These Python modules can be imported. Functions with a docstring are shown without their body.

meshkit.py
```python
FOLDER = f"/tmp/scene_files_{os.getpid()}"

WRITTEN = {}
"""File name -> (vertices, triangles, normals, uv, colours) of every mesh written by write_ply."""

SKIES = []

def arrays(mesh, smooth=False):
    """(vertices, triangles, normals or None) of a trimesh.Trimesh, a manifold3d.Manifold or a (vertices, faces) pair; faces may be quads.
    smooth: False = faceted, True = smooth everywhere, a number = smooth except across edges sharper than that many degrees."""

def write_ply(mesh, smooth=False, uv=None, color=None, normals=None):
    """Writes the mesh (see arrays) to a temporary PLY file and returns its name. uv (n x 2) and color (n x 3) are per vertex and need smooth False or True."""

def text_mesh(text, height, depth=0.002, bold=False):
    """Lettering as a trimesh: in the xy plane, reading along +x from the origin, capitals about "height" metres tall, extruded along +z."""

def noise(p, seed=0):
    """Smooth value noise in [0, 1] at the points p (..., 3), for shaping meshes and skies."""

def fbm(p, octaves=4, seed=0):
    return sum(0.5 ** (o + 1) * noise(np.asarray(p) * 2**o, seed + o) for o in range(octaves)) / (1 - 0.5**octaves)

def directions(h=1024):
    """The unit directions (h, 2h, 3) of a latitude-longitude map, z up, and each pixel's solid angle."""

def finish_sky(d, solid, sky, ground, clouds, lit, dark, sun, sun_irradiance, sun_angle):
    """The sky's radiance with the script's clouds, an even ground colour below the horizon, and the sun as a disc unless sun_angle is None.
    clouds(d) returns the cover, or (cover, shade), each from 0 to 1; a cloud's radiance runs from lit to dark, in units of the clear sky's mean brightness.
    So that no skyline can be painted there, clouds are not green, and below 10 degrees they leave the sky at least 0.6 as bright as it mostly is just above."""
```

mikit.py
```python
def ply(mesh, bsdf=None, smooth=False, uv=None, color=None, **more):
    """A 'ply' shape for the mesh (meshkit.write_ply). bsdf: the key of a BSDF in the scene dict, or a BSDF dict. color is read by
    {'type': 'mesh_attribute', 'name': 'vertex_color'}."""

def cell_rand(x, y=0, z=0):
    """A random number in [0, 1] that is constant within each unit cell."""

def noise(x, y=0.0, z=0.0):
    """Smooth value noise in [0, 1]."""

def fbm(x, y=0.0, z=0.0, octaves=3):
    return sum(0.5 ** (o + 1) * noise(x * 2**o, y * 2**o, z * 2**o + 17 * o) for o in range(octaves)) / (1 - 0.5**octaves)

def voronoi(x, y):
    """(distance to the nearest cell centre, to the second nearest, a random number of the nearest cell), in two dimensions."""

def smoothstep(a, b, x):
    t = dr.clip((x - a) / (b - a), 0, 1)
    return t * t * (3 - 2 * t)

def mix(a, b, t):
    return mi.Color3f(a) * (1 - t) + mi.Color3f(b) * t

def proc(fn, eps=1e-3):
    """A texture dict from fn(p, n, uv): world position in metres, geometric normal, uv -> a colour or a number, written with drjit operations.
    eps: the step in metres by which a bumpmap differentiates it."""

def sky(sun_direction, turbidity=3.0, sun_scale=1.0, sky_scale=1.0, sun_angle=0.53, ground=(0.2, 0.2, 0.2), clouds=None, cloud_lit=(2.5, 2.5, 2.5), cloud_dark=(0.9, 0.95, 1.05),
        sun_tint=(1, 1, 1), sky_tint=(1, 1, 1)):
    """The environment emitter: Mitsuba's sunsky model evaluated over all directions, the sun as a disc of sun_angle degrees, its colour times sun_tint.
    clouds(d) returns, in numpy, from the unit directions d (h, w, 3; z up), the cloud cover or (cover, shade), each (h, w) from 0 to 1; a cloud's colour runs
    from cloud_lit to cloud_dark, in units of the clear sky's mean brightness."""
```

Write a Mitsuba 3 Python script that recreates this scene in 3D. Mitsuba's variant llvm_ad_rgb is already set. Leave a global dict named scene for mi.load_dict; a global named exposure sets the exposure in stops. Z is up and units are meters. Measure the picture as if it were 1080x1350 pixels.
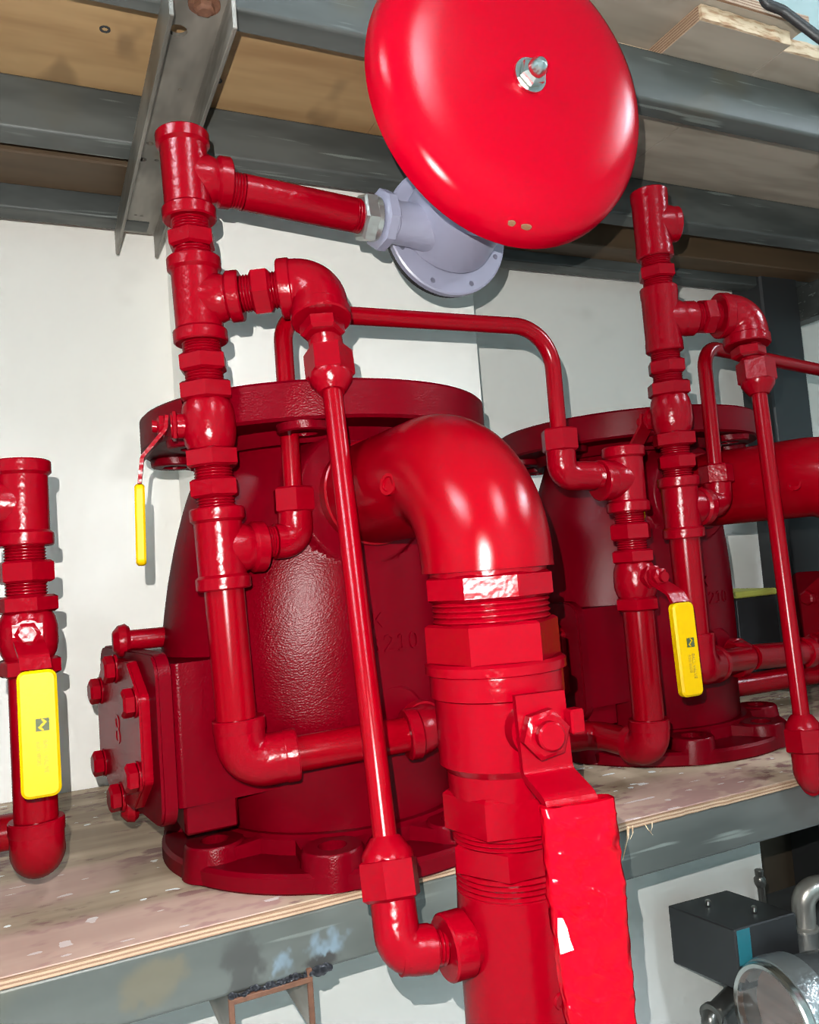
import math, random
import numpy as np, trimesh, manifold3d as m3
import mitsuba as mi, drjit as dr
import mikit, meshkit
from mikit import proc, noise, fbm, smoothstep, mix
from shapely.geometry import Polygon, Point, box as sbox
from shapely import affinity

random.seed(7); np.random.seed(7)
T = mi.ScalarTransform4f
scene, labels = {'type': 'scene'}, {}

# ------------------------------------------------------------------ camera
CAM = np.array([-0.2162, -0.6412, 0.2021])
YAW, PITCH, ROLL, FPX = 0.43291, 0.07073, -0.07687, 1071.9
fw = np.array([math.sin(YAW)*math.cos(PITCH), math.cos(YAW)*math.cos(PITCH), math.sin(PITCH)])
rt0 = np.array([math.cos(YAW), -math.sin(YAW), 0.0]); up0 = np.cross(rt0, fw)
up = -math.sin(ROLL)*rt0 + math.cos(ROLL)*up0
rt = math.cos(ROLL)*rt0 + math.sin(ROLL)*up0
scene['camera'] = {'type': 'perspective', 'fov': 2*math.degrees(math.atan(540/FPX)), 'fov_axis': 'x', 'near_clip': 0.02, 'far_clip': 50.0,
                   'to_world': T().look_at(origin=CAM.tolist(), target=(CAM+fw).tolist(), up=up.tolist())}
exposure = 0.0
# ------------------------------------------------------------------ light: the phone's flash, and the room's cool ceiling tubes plus an added fill tube (below)
FLASH = CAM + up*0.030 - rt*0.014
scene['flash'] = {'type': 'point', 'position': FLASH.tolist(), 'intensity': {'type': 'rgb', 'value': [2.15, 2.10, 2.02]}}
LAMP = (215.0, 240.0, 265.0)

# ------------------------------------------------------------------ helpers
V = lambda *a: np.array(a, float)
def unit(v): v = np.asarray(v, float); return v/np.linalg.norm(v)
def frame(d):
    d = unit(d); a = np.cross(d, [0, 0, 1.0])
    if np.linalg.norm(a) < 1e-3: a = np.array([1.0, 0, 0])
    a = unit(a); return a, np.cross(d, a), d
def cat(*ms):
    out = []
    for m in ms: out += m if isinstance(m, list) else [m]
    return trimesh.util.concatenate(out)
def rev(p, d, prof, n=36, ang=0.0):
    """Lathe: profile of (distance along d, radius)."""
    a, b, d = frame(d); p = np.asarray(p, float)
    th = np.arange(n)*2*math.pi/n + ang
    ring = np.cos(th)[:, None]*a + np.sin(th)[:, None]*b
    v, f = [], []
    for t, r in prof: v.append(p + d*t + ring*r)
    k = len(prof); v = np.vstack(v)
    i, j = np.meshgrid(np.arange(k-1), np.arange(n), indexing='ij')
    q = np.stack([i*n+j, i*n+(j+1) % n, (i+1)*n+(j+1) % n, (i+1)*n+j], -1).reshape(-1, 4)
    f = [q[:, [0, 1, 2]], q[:, [0, 2, 3]]]
    c0, c1 = len(v), len(v)+1
    v = np.vstack([v, p + d*prof[0][0], p + d*prof[-1][0]])
    jj = np.arange(n)
    f.append(np.stack([np.full(n, c0), (jj+1) % n, jj], 1)); f.append(np.stack([np.full(n, c1), (k-1)*n+jj, (k-1)*n+(jj+1) % n], 1))
    m = trimesh.Trimesh(v, np.vstack(f), process=False)
    if m.volume < 0: m.invert()
    return m
def cyl(p, q, r, n=44, ch=0.0):
    p, q = np.asarray(p, float), np.asarray(q, float); L = np.linalg.norm(q-p)
    if ch: return rev(p, q-p, [(0, r-ch), (ch, r), (L-ch, r), (L, r-ch)], n)
    return rev(p, q-p, [(0, r), (L, r)], n)
def hexn(p, q, r, ang=0.0, ch=0.0015, n=6):
    p, q = np.asarray(p, float), np.asarray(q, float); L = np.linalg.norm(q-p)
    return rev(p, q-p, [(0, r-ch*1.6), (ch, r), (L-ch, r), (L, r-ch*1.6)], n, ang)
def thread(p, q, r, pitch=0.0019, depth=0.0011, n=32):
    p, q = np.asarray(p, float), np.asarray(q, float); L = np.linalg.norm(q-p)
    k = max(2, int(L/pitch)); pr = []
    for i in range(k): pr += [(L*i/k, r-depth), (L*(i+.45)/k, r), (L*(i+.6)/k, r)]
    return rev(p, q-p, pr + [(L, r-depth)], n)
def path(pts, R, seg=8):
    pts = [np.asarray(p, float) for p in pts]; out = [pts[0]]
    for i in range(1, len(pts)-1):
        a, b, c = pts[i-1], pts[i], pts[i+1]
        u, w = unit(a-b), unit(c-b); th = math.acos(np.clip(u@w, -1, 1))
        rr = R[i-1] if isinstance(R, (list, tuple)) else R
        tl = rr/math.tan(th/2); ctr = b + unit(u+w)*rr/math.sin(th/2)
        s, e = b+u*tl-ctr, b+w*tl-ctr; tot = math.pi-th
        for k in range(seg+1):
            x = tot*k/seg; out.append(ctr + (s*math.sin(tot-x)+e*math.sin(x))/math.sin(tot))
    out.append(pts[-1]); return np.array(out)
def sweep(pts, r, R=0.01, n=28, seg=8):
    P = path(pts, R, seg) if len(pts) > 2 else np.array(pts, float)
    keep = [0]+[i for i in range(1, len(P)) if np.linalg.norm(P[i]-P[i-1]) > 1e-6]; P = P[keep]
    t = np.gradient(P, axis=0); t[0] = P[1]-P[0]; t[-1] = P[-1]-P[-2]; t /= np.linalg.norm(t, axis=1, keepdims=True)
    a, _, _ = frame(t[0]); v = []; th = np.arange(n)*2*math.pi/n
    rr = np.broadcast_to(r, len(P)) if np.ndim(r) == 0 else np.interp(np.linspace(0, 1, len(P)), np.linspace(0, 1, len(r)), r)
    for k in range(len(P)):
        a = unit(a - t[k]*(a@t[k])); b = np.cross(t[k], a)
        v.append(P[k] + rr[k]*(np.cos(th)[:, None]*a + np.sin(th)[:, None]*b))
    m = len(P); v = np.vstack(v+[P[:1], P[-1:]])
    i, j = np.meshgrid(np.arange(m-1), np.arange(n), indexing='ij')
    q = np.stack([i*n+j, i*n+(j+1) % n, (i+1)*n+(j+1) % n, (i+1)*n+j], -1).reshape(-1, 4); jj = np.arange(n)
    f = np.vstack([q[:, [0, 1, 2]], q[:, [0, 2, 3]], np.stack([np.full(n, m*n), (jj+1) % n, jj], 1), np.stack([np.full(n, m*n+1), (m-1)*n+jj, (m-1)*n+(jj+1) % n], 1)])
    M = trimesh.Trimesh(v, f, process=False)
    if M.volume < 0: M.invert()
    return M
def bx(x0, x1, y0, y1, z0, z1, b=0.0015):
    """A box with chamfered edges."""
    pts = []
    for x, sx in ((x0, 1), (x1, -1)):
        for y, sy in ((y0, 1), (y1, -1)):
            for z, sz in ((z0, 1), (z1, -1)):
                pts += [(x+sx*b, y+sy*b, z), (x+sx*b, y, z+sz*b), (x, y+sy*b, z+sz*b)]
    return hull(pts)
def hull(pts):
    return trimesh.convex.convex_hull(np.asarray(pts, float))
def man(m): return m3.Manifold(m3.Mesh(np.asarray(m.vertices, np.float32), np.asarray(m.faces, np.uint32)))
def tri(M):
    q = M.to_mesh(); return trimesh.Trimesh(np.asarray(q.vert_properties)[:, :3], np.asarray(q.tri_verts), process=False)
def prism(poly, h, o, ex, ey, b=0.0):
    """A 2D shape, extruded by h along ex x ey, its origin at o; b: bevel of the far edge."""
    polys = getattr(poly, 'geoms', [poly]); out = []
    ez = np.cross(ex, ey)
    for g in polys:
        if b:
            ms = [trimesh.creation.extrude_polygon(g, h-b, engine='earcut')]
            t = trimesh.creation.extrude_polygon(g.buffer(-b*.6), b, engine='earcut'); t.apply_translation([0, 0, h-b]); ms.append(t)
            m = cat(*ms)
        else: m = trimesh.creation.extrude_polygon(g, h, engine='earcut')
        m.vertices = np.asarray(o, float) + m.vertices[:, :1]*ex + m.vertices[:, 1:2]*ey + m.vertices[:, 2:]*ez
        if m.volume < 0: m.invert()
        out.append(m)
    return cat(*out)
def lettering(text, h, o, ex, ey, depth=0.0006, bold=False, center=True):
    m = meshkit.text_mesh(text, h, depth, bold); w = m.bounds[1][0]
    v = m.vertices - ([w/2, h/2, 0] if center else [0, 0, 0]); ez = np.cross(ex, ey)
    m.vertices = np.asarray(o, float) + v[:, :1]*ex + v[:, 1:2]*ey + v[:, 2:]*ez
    return m
def rrect(w, h, r): return sbox(-w/2+r, -h/2+r, w/2-r, h/2-r).buffer(r, quad_segs=5)
def numbered(k):
    if k not in scene: return k
    i = 1
    while f'{k}_{i:03d}' in scene: i += 1
    return f'{k}_{i:03d}'
def put(key, mesh, bsdf, smooth=35, label=None, category=None, group=None, kind=None):
    key = numbered(key)
    scene[key] = mikit.ply(mesh, bsdf, smooth=smooth)
    d = {k: v for k, v in (('label', label), ('category', category), ('group', group), ('kind', kind)) if v}
    if d: labels[key] = d
    return key
def thing(key, label, category, group=None):
    labels[key] = {'label': label, 'category': category}
    if group: labels[key]['group'] = group
    return key

# ------------------------------------------------------------------ materials
def rgb(*c): return {'type': 'rgb', 'value': list(c)}
def pr(base, rough=0.5, metal=0.0, **k):
    return {'type': 'principled', 'base_color': base if isinstance(base, dict) else rgb(*base), 'roughness': rough, 'metallic': metal, **k}
def bump(b, fn, scale, eps=4e-4): return {'type': 'bumpmap', 'arbitrary': proc(fn, eps), 'scale': scale, 'bsdf': b}
def gloss(c, a, k=0.24): return {'type': 'roughplastic', 'distribution': 'beckmann', 'alpha': a, 'int_ior': 1.5, 'diffuse_reflectance': rgb(*c), 'specular_reflectance': rgb(k, k, k), 'nonlinear': False}
def mat(key, b): scene[key] = {'type': 'twosided', 'bsdf': b} if b['type'] != 'dielectric' else b; return key
RED = (0.185, 0.0002, 0.0045)
peel = lambda p, n, uv: fbm(p.x*330, p.y*330, p.z*330, 2)
cast = lambda p, n, uv: noise(p.x*1150, p.y*1150, p.z*1150)
mat('red_paint', bump(gloss(RED, 0.075, 0.42), peel, 0.00024))
mat('red_cast', bump(gloss((0.105, 0.0001, 0.0035), 0.11, 0.2), cast, 0.00016))
mat('red_smooth', gloss((0.18, 0.0001, 0.0035), 0.07, 0.42))
mat('bell_red', gloss((0.34, 0.0001, 0.009), 0.065, 0.3))
mat('chip', pr((0.16, 0.07, 0.03), 0.6))
wr = lambda p, n, uv: fbm(p.x*120, p.y*120, p.z*60, 3)
mat('red_tape', bump(gloss((0.38, 0.0002, 0.007), 0.08, .35), wr, 0.004, 1e-3))
mat('patch_white', pr((0.7, 0.68, 0.66), 0.5))
mat('yellow_grip', gloss((0.55, 0.33, 0.0), 0.2, 0.3))
mat('print_black', pr((0.04, 0.05, 0.01), 0.6))
mat('print_faint', pr((0.30, 0.19, 0.01), 0.6))
mat('lilac_paint', pr((0.20, 0.20, 0.265), 0.35, specular=0.5, clearcoat=0.4))
mat('zinc', bump(pr((0.62, 0.64, 0.6), 0.3, 0.9), peel, 0.0003))
mat('chrome', pr((0.75, 0.74, 0.7), 0.18, 1.0))
mat('black_rubber', pr((0.012, 0.012, 0.012), 0.5))
mat('dark_hole', pr((0.01, 0.009, 0.008), 0.8))
def steel_c(p, n, uv):
    a = fbm(p.x*9, p.y*30, p.z*30, 4); s = fbm(p.x*14, p.y*160, p.z*160, 3)
    c = mix((0.038, 0.042, 0.039), (0.082, 0.088, 0.082), smoothstep(0.3, 0.75, a))
    c = mix(c, (0.08, 0.068, 0.042), smoothstep(0.62, 0.8, fbm(p.x*16+4, p.y*16, p.z*16, 3))*0.5)
    return mix(c, (0.22, 0.25, 0.23), smoothstep(0.66, 0.8, s)*0.5)
mat('steel', pr(proc(steel_c), 0.55, 0.1))
def scorch_c(p, n, uv):
    c = mi.Color3f(steel_c(p, n, uv)); w = 0.030*(fbm(p.x*90, p.y*90, p.z*60, 4)-0.5)
    def spot(x, z, rx, rz): return 1-smoothstep(0.5, 1.0, dr.sqrt(dr.square((p.x+w-x)/rx)+dr.square((p.z+w*.6-z)/rz)))
    c = mix(c, (0.13, 0.145, 0.13), smoothstep(-0.2, 0.0, 0.1-p.x)*0.3)
    c = mix(c, (0.15, 0.21, 0.26), dr.maximum(spot(-0.088, -0.034, 0.010, 0.010), spot(-0.058, -0.028, 0.017, 0.012))*0.7*smoothstep(0.3, 0.6, fbm(p.x*130, p.y*50, p.z*90, 3)))
    c = mix(c, (0.035, 0.034, 0.032), dr.maximum(spot(-0.112, -0.030, 0.014, 0.028)*0.75, spot(-0.066, -0.040, 0.012, 0.007)))
    return mix(c, (0.13, 0.105, 0.06), spot(-0.165, -0.024, 0.02, 0.016)*0.5)
mat('steel_scorched', pr(proc(scorch_c), 0.46, 0.1))
def chan_c(p, n, uv):
    a = fbm(p.x*40, p.y*12, p.z*40, 4)
    c = mix((0.10, 0.093, 0.078), (0.22, 0.20, 0.17), smoothstep(0.35, 0.7, a))
    return mix(c, (0.10, 0.06, 0.03), smoothstep(0.6, 0.78, fbm(p.x*30+9, p.y*20, p.z*30, 3))*0.6)
mat('channel_steel', pr(proc(chan_c), 0.4, 0.35))
mat('dark_steel', pr((0.03, 0.031, 0.032), 0.45, 0.2))
mat('rust', pr(proc(lambda p, n, uv: mix((0.06, 0.022, 0.011), (0.15, 0.065, 0.035), fbm(p.x*300, p.y*300, p.z*300, 3))), 0.7))
mat('weld_metal', bump(pr((0.05, 0.052, 0.06), 0.35, 0.6), cast, 0.004))
mat('scorch', pr((0.05, 0.05, 0.048), 0.6)); mat('blue_temper', pr((0.20, 0.30, 0.38), 0.5))
def under_c(p, n, uv):
    g = fbm(p.x*7, p.y*45, 0, 4); b = fbm(p.x*5+3, p.y*5, 1.0, 3)
    warm = mix((0.25, 0.14, 0.058), (0.37, 0.235, 0.11), smoothstep(0.3, 0.7, 0.6*g+0.4*b))
    grey = mix((0.21, 0.175, 0.135), (0.32, 0.275, 0.22), smoothstep(0.3, 0.7, 0.6*g+0.4*b))
    c = mix(warm, grey, smoothstep(0.14, 0.16, p.x))
    return mix(c, (0.12, 0.07, 0.035), smoothstep(0.64, 0.8, fbm(p.x*22, p.y*14, 5.0, 3))*0.5)
mat('ply_under', pr(proc(under_c), 0.65))
def top_c(p, n, uv):
    g = fbm(p.x*6, p.y*60, 0, 4); b = fbm(p.x*11, p.y*11, 2.0, 4)
    c = mix((0.20, 0.145, 0.095), (0.40, 0.31, 0.22), smoothstep(0.28, 0.72, 0.5*g+0.5*b))
    st = smoothstep(0.53, 0.66, 0.65*fbm(p.x*11+7, p.y*26+2, 3.0, 5)+0.35*fbm(p.x*90, p.y*160, 1.0, 3))
    c = mix(c, (0.10, 0.035, 0.04), st*0.8)
    pale = smoothstep(0.82, 0.835, fbm(p.x*62, p.y*150, 8.0, 2))
    c = mix(c, (0.62, 0.66, 0.64), pale*0.8)
    return mix(c, (0.36, 0.22, 0.19), smoothstep(0.58, 0.7, fbm(p.x*5+1, p.y*9, 6.0, 3))*0.6)
mat('ply_top', pr(proc(top_c), 0.55))
def edge_c(p, n, uv):
    z = p.z*1000 + 0.8*noise(p.x*14, p.y*14, 0.0)
    l = 0.5+0.5*dr.sin(z*2.6)
    c = mix((0.20, 0.115, 0.068), (0.36, 0.245, 0.165), smoothstep(0.2, 0.7, l))
    return mix(c, (0.24, 0.14, 0.07), smoothstep(0.6, 0.8, fbm(p.x*50, p.y*50, p.z*500, 3))*0.7)
mat('ply_edge', pr(proc(edge_c), 0.7))
def rough_c(p, n, uv):
    return mix((0.55, 0.43, 0.29), (0.33, 0.19, 0.10), smoothstep(0.4, 0.75, fbm(p.x*90, p.y*90, p.z*300, 3)))
mat('torn_wood', pr(proc(rough_c), 0.8))
mat('wood_dark', pr(proc(lambda p, n, uv: mix((0.05, 0.031, 0.015), (0.10, 0.06, 0.03), fbm(p.x*8, p.y*60, p.z*60, 4))), 0.6))
mat('wood_brown', pr(proc(lambda p, n, uv: mix((0.045, 0.032, 0.02), (0.075, 0.055, 0.036), fbm(p.x*60, p.y*60, p.z*6, 4))), 0.6))
def wall_c(p, n, uv):
    a = fbm(p.x*3, p.y*3, p.z*3, 4)
    c = mix((0.745, 0.725, 0.675), (0.80, 0.785, 0.735), a)
    c = mix(c, (0.33, 0.43, 0.42), smoothstep(0.70, 0.705, p.z))
    return mix(c, (0.5, 0.47, 0.42), smoothstep(0.66, 0.8, fbm(p.x*9, p.y*9+3, p.z*9, 4))*0.4)
mat('wall_paint', bump(pr(proc(wall_c), 0.6), lambda p, n, uv: fbm(p.x*60, p.y*60, p.z*60, 3), 0.0006, 1e-3))
mat('panel_paint', pr((0.58, 0.57, 0.54), 0.6))
mat('room_paint', pr((0.36, 0.46, 0.46), 0.7))
mat('floor_paint', pr(proc(lambda p, n, uv: mix((0.22, 0.22, 0.21), (0.32, 0.32, 0.30), fbm(p.x*4, p.y*4, 0, 4))), 0.5))
mat('machine_black', pr((0.018, 0.018, 0.019), 0.35)); mat('machine_grey', pr((0.10, 0.105, 0.105), 0.3, 0.5))
mat('machine_silver', bump(pr((0.42, 0.45, 0.45), 0.28, 0.85), peel, 0.0006)); mat('teal_tape', pr((0.015, 0.13, 0.16), 0.4))
mat('iron_pipe', pr((0.12, 0.115, 0.105), 0.3, 0.8)); mat('alu', pr((0.45, 0.43, 0.39), 0.32, 0.8))
mat('dial_reflection', pr(proc(lambda p, n, uv: mix((0.10, 0.06, 0.045), (0.22, 0.12, 0.09), fbm(p.x*12, p.y*12, p.z*120, 3))), 0.6))  # brown reflection in the window glass, painted into the dial colour
scene['glass'] = {'type': 'thindielectric'}
mat('strip_yellow', pr((0.42, 0.42, 0.08), 0.5))

# ------------------------------------------------------------------ the room
WY, PY = 0.30, 0.155                    # back wall, pillar front
def room(key, b, m='room_paint'): put(key, bx(*b, b=0.001), m, smooth=False, kind='structure')
room('wall_back', (-4.5, 5.2, WY, WY+0.1, -0.8, 2.0), 'wall_paint')
room('wall_pillar', (-0.066, 0.254, PY, WY, -0.8, 2.0), 'wall_paint')
room('wall_left', (-4.6, -4.5, -4.1, WY+0.1, -0.8, 2.0)); room('wall_right', (5.2, 5.3, -4.1, WY+0.1, -0.8, 2.0)); room('wall_front', (-4.6, 5.3, -4.2, -4.1, -0.8, 2.0))
room('floor', (-4.6, 5.3, -4.2, WY+0.1, -0.9, -0.8), 'floor_paint'); room('ceiling', (-4.6, 5.3, -4.2, WY+0.1, 2.0, 2.1))
mat('lamp_body', pr((0.7, 0.7, 0.7), 0.4))
for i, (x, y, l) in enumerate([(-2.4, -1.35, 'long white ceiling tube lamp over the left of the room'), (2.9, -1.5, 'long white ceiling tube lamp over the right of the room'), (0.4, -2.6, 'added fill lamp, a long white ceiling tube over the middle of the room')]):  # the middle tube is an added fill lamp behind the camera
    k = numbered('tube_lamp_anchor'); k = 'tube_lamp' + (f'_{i:03d}' if i else '')
    thing(k, l, 'lamp')
    put(k+'__housing', bx(x-0.12, x+0.12, y-0.6, y+0.6, 1.965, 2.0, b=0.004), 'lamp_body', smooth=False)
    sh = mikit.ply(cat(*[cyl((x+s*0.06, y-0.57, 1.945), (x+s*0.06, y+0.57, 1.945), 0.017, 16) for s in (-1, 1)]), 'lamp_body', smooth=40)
    sh['emitter'] = {'type': 'area', 'radiance': rgb(*LAMP)}
    scene[k+'__tube'] = sh

# ------------------------------------------------------------------ the rack
R = thing('storage_rack', 'dark grey welded steel rack of two shelf levels holding the red valves', 'rack')
YF = -0.128
ZU, ZT = 0.588, 0.635
def beam(x0, x1, y0, y1, z0, z1, m='steel'): return put(R+'__beam', prism(affinity.translate(rrect(y1-y0, z1-z0, 0.0032), (y0+y1)/2, (z0+z1)/2), x1-x0, (x0, 0, 0), V(0, 1, 0), V(0, 0, 1)), m, smooth=40)
beam(-1.1, 1.6, YF, YF+0.024, ZU, ZT); beam(-1.1, 1.6, 0.067, 0.097, ZU, ZT)
beam(-1.1, -0.095, 0.212, 0.24, ZU-0.004, ZT-0.02); beam(0.262, 1.6, 0.212, 0.24, ZU-0.004, ZT-0.02)
beam(-1.1, 1.6, YF, YF+0.024, -0.044, -0.006, 'steel_scorched'); beam(-1.1, 1.6, 0.12, 0.15, -0.044, -0.006)
put(R+'__rail', bx(-1.1, -0.098, 0.14, 0.205, 0.605, 0.6349), 'wood_dark', smooth=False, label='brown timber batten')
put(R+'__rail', bx(0.262, 1.6, 0.172, 0.21, 0.597, 0.6349), 'wood_dark', smooth=False, label='brown timber batten')
def channel(x0, x1, y0, y1, z, h, holes=()):
    t = 0.003
    w = man(bx(x0, x1, y0, y1, z-t, z, b=0.0006))
    for (hx, hy, hr) in holes: w -= man(cyl((hx, hy, z-0.02), (hx, hy, z+0.02), hr, 20))
    k = put(R+'__cross_channel', cat(tri(w), bx(x0, x0+t, y0, y1, z-h, z, b=0.0006), bx(x1-t, x1, y0, y1, z-h, z, b=0.0006)), 'channel_steel', smooth=False)
    return k
holes = [(-0.113, -0.098, 0.0065), (-0.101, -0.03, 0.0015), (-0.116, 0.085, 0.0035), (-0.104, 0.083, 0.002), (-0.113, 0.056, 0.003), (-0.110, 0.20, 0.0015), (-0.104, 0.20, 0.0015)]
ck = channel(-0.127, -0.084, YF-0.02, 0.244, ZU, 0.0285, holes)
put(ck+'__bolt', cat(hexn((-0.101, -0.131, ZU-0.010), (-0.101, -0.131, ZU-0.003), 0.007), cyl((-0.101, -0.131, ZU-0.005), (-0.101, -0.131, ZU-0.003), 0.0105)), 'rust')
ck2 = channel(-0.123, -0.071, YF-0.001, 0.25, -0.0445, 0.032)
put(ck2+'__cut_end', cat(bx(-0.1231, -0.1198, YF-0.003, YF, -0.0765, -0.045, b=0.0004), bx(-0.0742, -0.0709, YF-0.003, YF, -0.0765, -0.04, b=0.0004), bx(-0.123, -0.071, YF-0.0035, YF, -0.0478, -0.0445, b=0.0004)), 'rust', smooth=False, label='rusty cut end')
wv = []
for i in range(26):
    x = -0.121 + 0.062*i/25; wv.append(trimesh.creation.icosphere(2, 0.0013+0.0012*random.random()*(2.2 if i < 3 or i > 21 else 1)))
    wv[-1].apply_translation([x, YF-0.002+0.002*random.random(), -0.0445+0.002*random.random()])
put(ck2+'__weld', cat(*wv), 'weld_metal', smooth=True, label='lumpy dark weld bead')
# rear uprights
for x in (0.777, -1.18):
    put(R+'__upright', bx(x, x+0.078, 0.205, 0.262, -0.8, 0.62, b=0.003), 'dark_steel', smooth=False)
put(R+'__side_beam', bx(0.86, 0.89, -0.1, 0.25, 0.535, 0.588, b=0.002), 'steel', smooth=False)

# boards
def board(key, x0, x1, y0, y1, z0, z1, lab, cat_='board', torn=False, notch=0.0):
    k = thing(key, lab, cat_)
    def cut(m): return tri(man(m) - man(bx(0.772, 0.860, 0.203, 0.4, -0.1, 0.1))) if x0 < 0.777 < x1 and z1 < 0.1 else m
    put(k+'__top_face', cut(bx(x0, x1, y0+0.0008, y1, z0+0.0035, z1, b=0.0004)), 'ply_top' if not torn else 'ply_under', smooth=False)
    n = int((x1-x0)/0.004)
    xs = np.linspace(x0, x1, n+1); pts = []
    jag = np.cumsum(np.random.randn(n+1))*0.0; jag = (meshkit.fbm(np.stack([xs*60, xs*0+y0*7, xs*0], 1), 4)-0.5)
    ys = y0 - 0.0012 - jag*notch
    poly = Polygon([(x0, y0+0.004)] + list(zip(xs, ys)) + [(x1, y0+0.004)])
    put(k+'__front_edge', prism(poly, z1-z0-0.0008, (0, 0, z0+0.0002), V(1, 0, 0), V(0, 1, 0)), 'torn_wood' if torn else 'ply_edge', smooth=False)
    put(k+'__under_face', cut(bx(x0, x1, y0+0.0008, y1, z0, z0+0.0035, b=0.0003)), 'ply_under', smooth=False)
    return k
board('plywood_board', -1.05, 0.105, YF-0.001, 0.297, -0.006, 0.0, 'stained plywood board under the left and middle red valves, purple paint marks', notch=0.0006)
board('plywood_board_001', 0.1056, 1.5, YF-0.001, 0.297, -0.006, 0.0, 'plywood board with frayed pale edge under the red valve on the right', torn=False, notch=0.003)
# upper boards (their undersides show)
u1 = board('plywood_board_002', -1.05, 0.098, YF-0.004, 0.297, ZT, ZT+0.012, 'orange-brown plywood sheet seen from below, left part of upper shelf', torn=True)
u2 = board('plywood_board_003', 0.0985, 0.2985, YF+0.016, 0.297, ZT+0.0002, ZT+0.012, 'brown plywood sheet seen from below behind the red bell', torn=True)
u3 = board('plywood_board_004', 0.299, 0.404, YF-0.044, 0.297, ZT+0.0002, ZT+0.0135, 'short tan plywood offcut with torn front edge over right front beam', torn=True, notch=0.007)
put(u3+'__end_edge', bx(0.2983, 0.2990, YF-0.043, 0.29, ZT+0.0003, ZT+0.0134, b=0.0002), 'ply_edge', smooth=False)
u4 = board('plywood_board_005', 0.4045, 1.5, YF-0.036, 0.297, ZT+0.0002, ZT+0.0132, 'plywood sheet with splintered edge at the right end of the upper shelf', torn=True, notch=0.008)
u5 = board('plywood_board_006', 0.05, 0.417, -0.181, 0.297, ZT+0.0137, ZT+0.0235, 'wide plywood sheet on top of the others, jutting out over the front beam', torn=False, notch=0.001)
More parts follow.
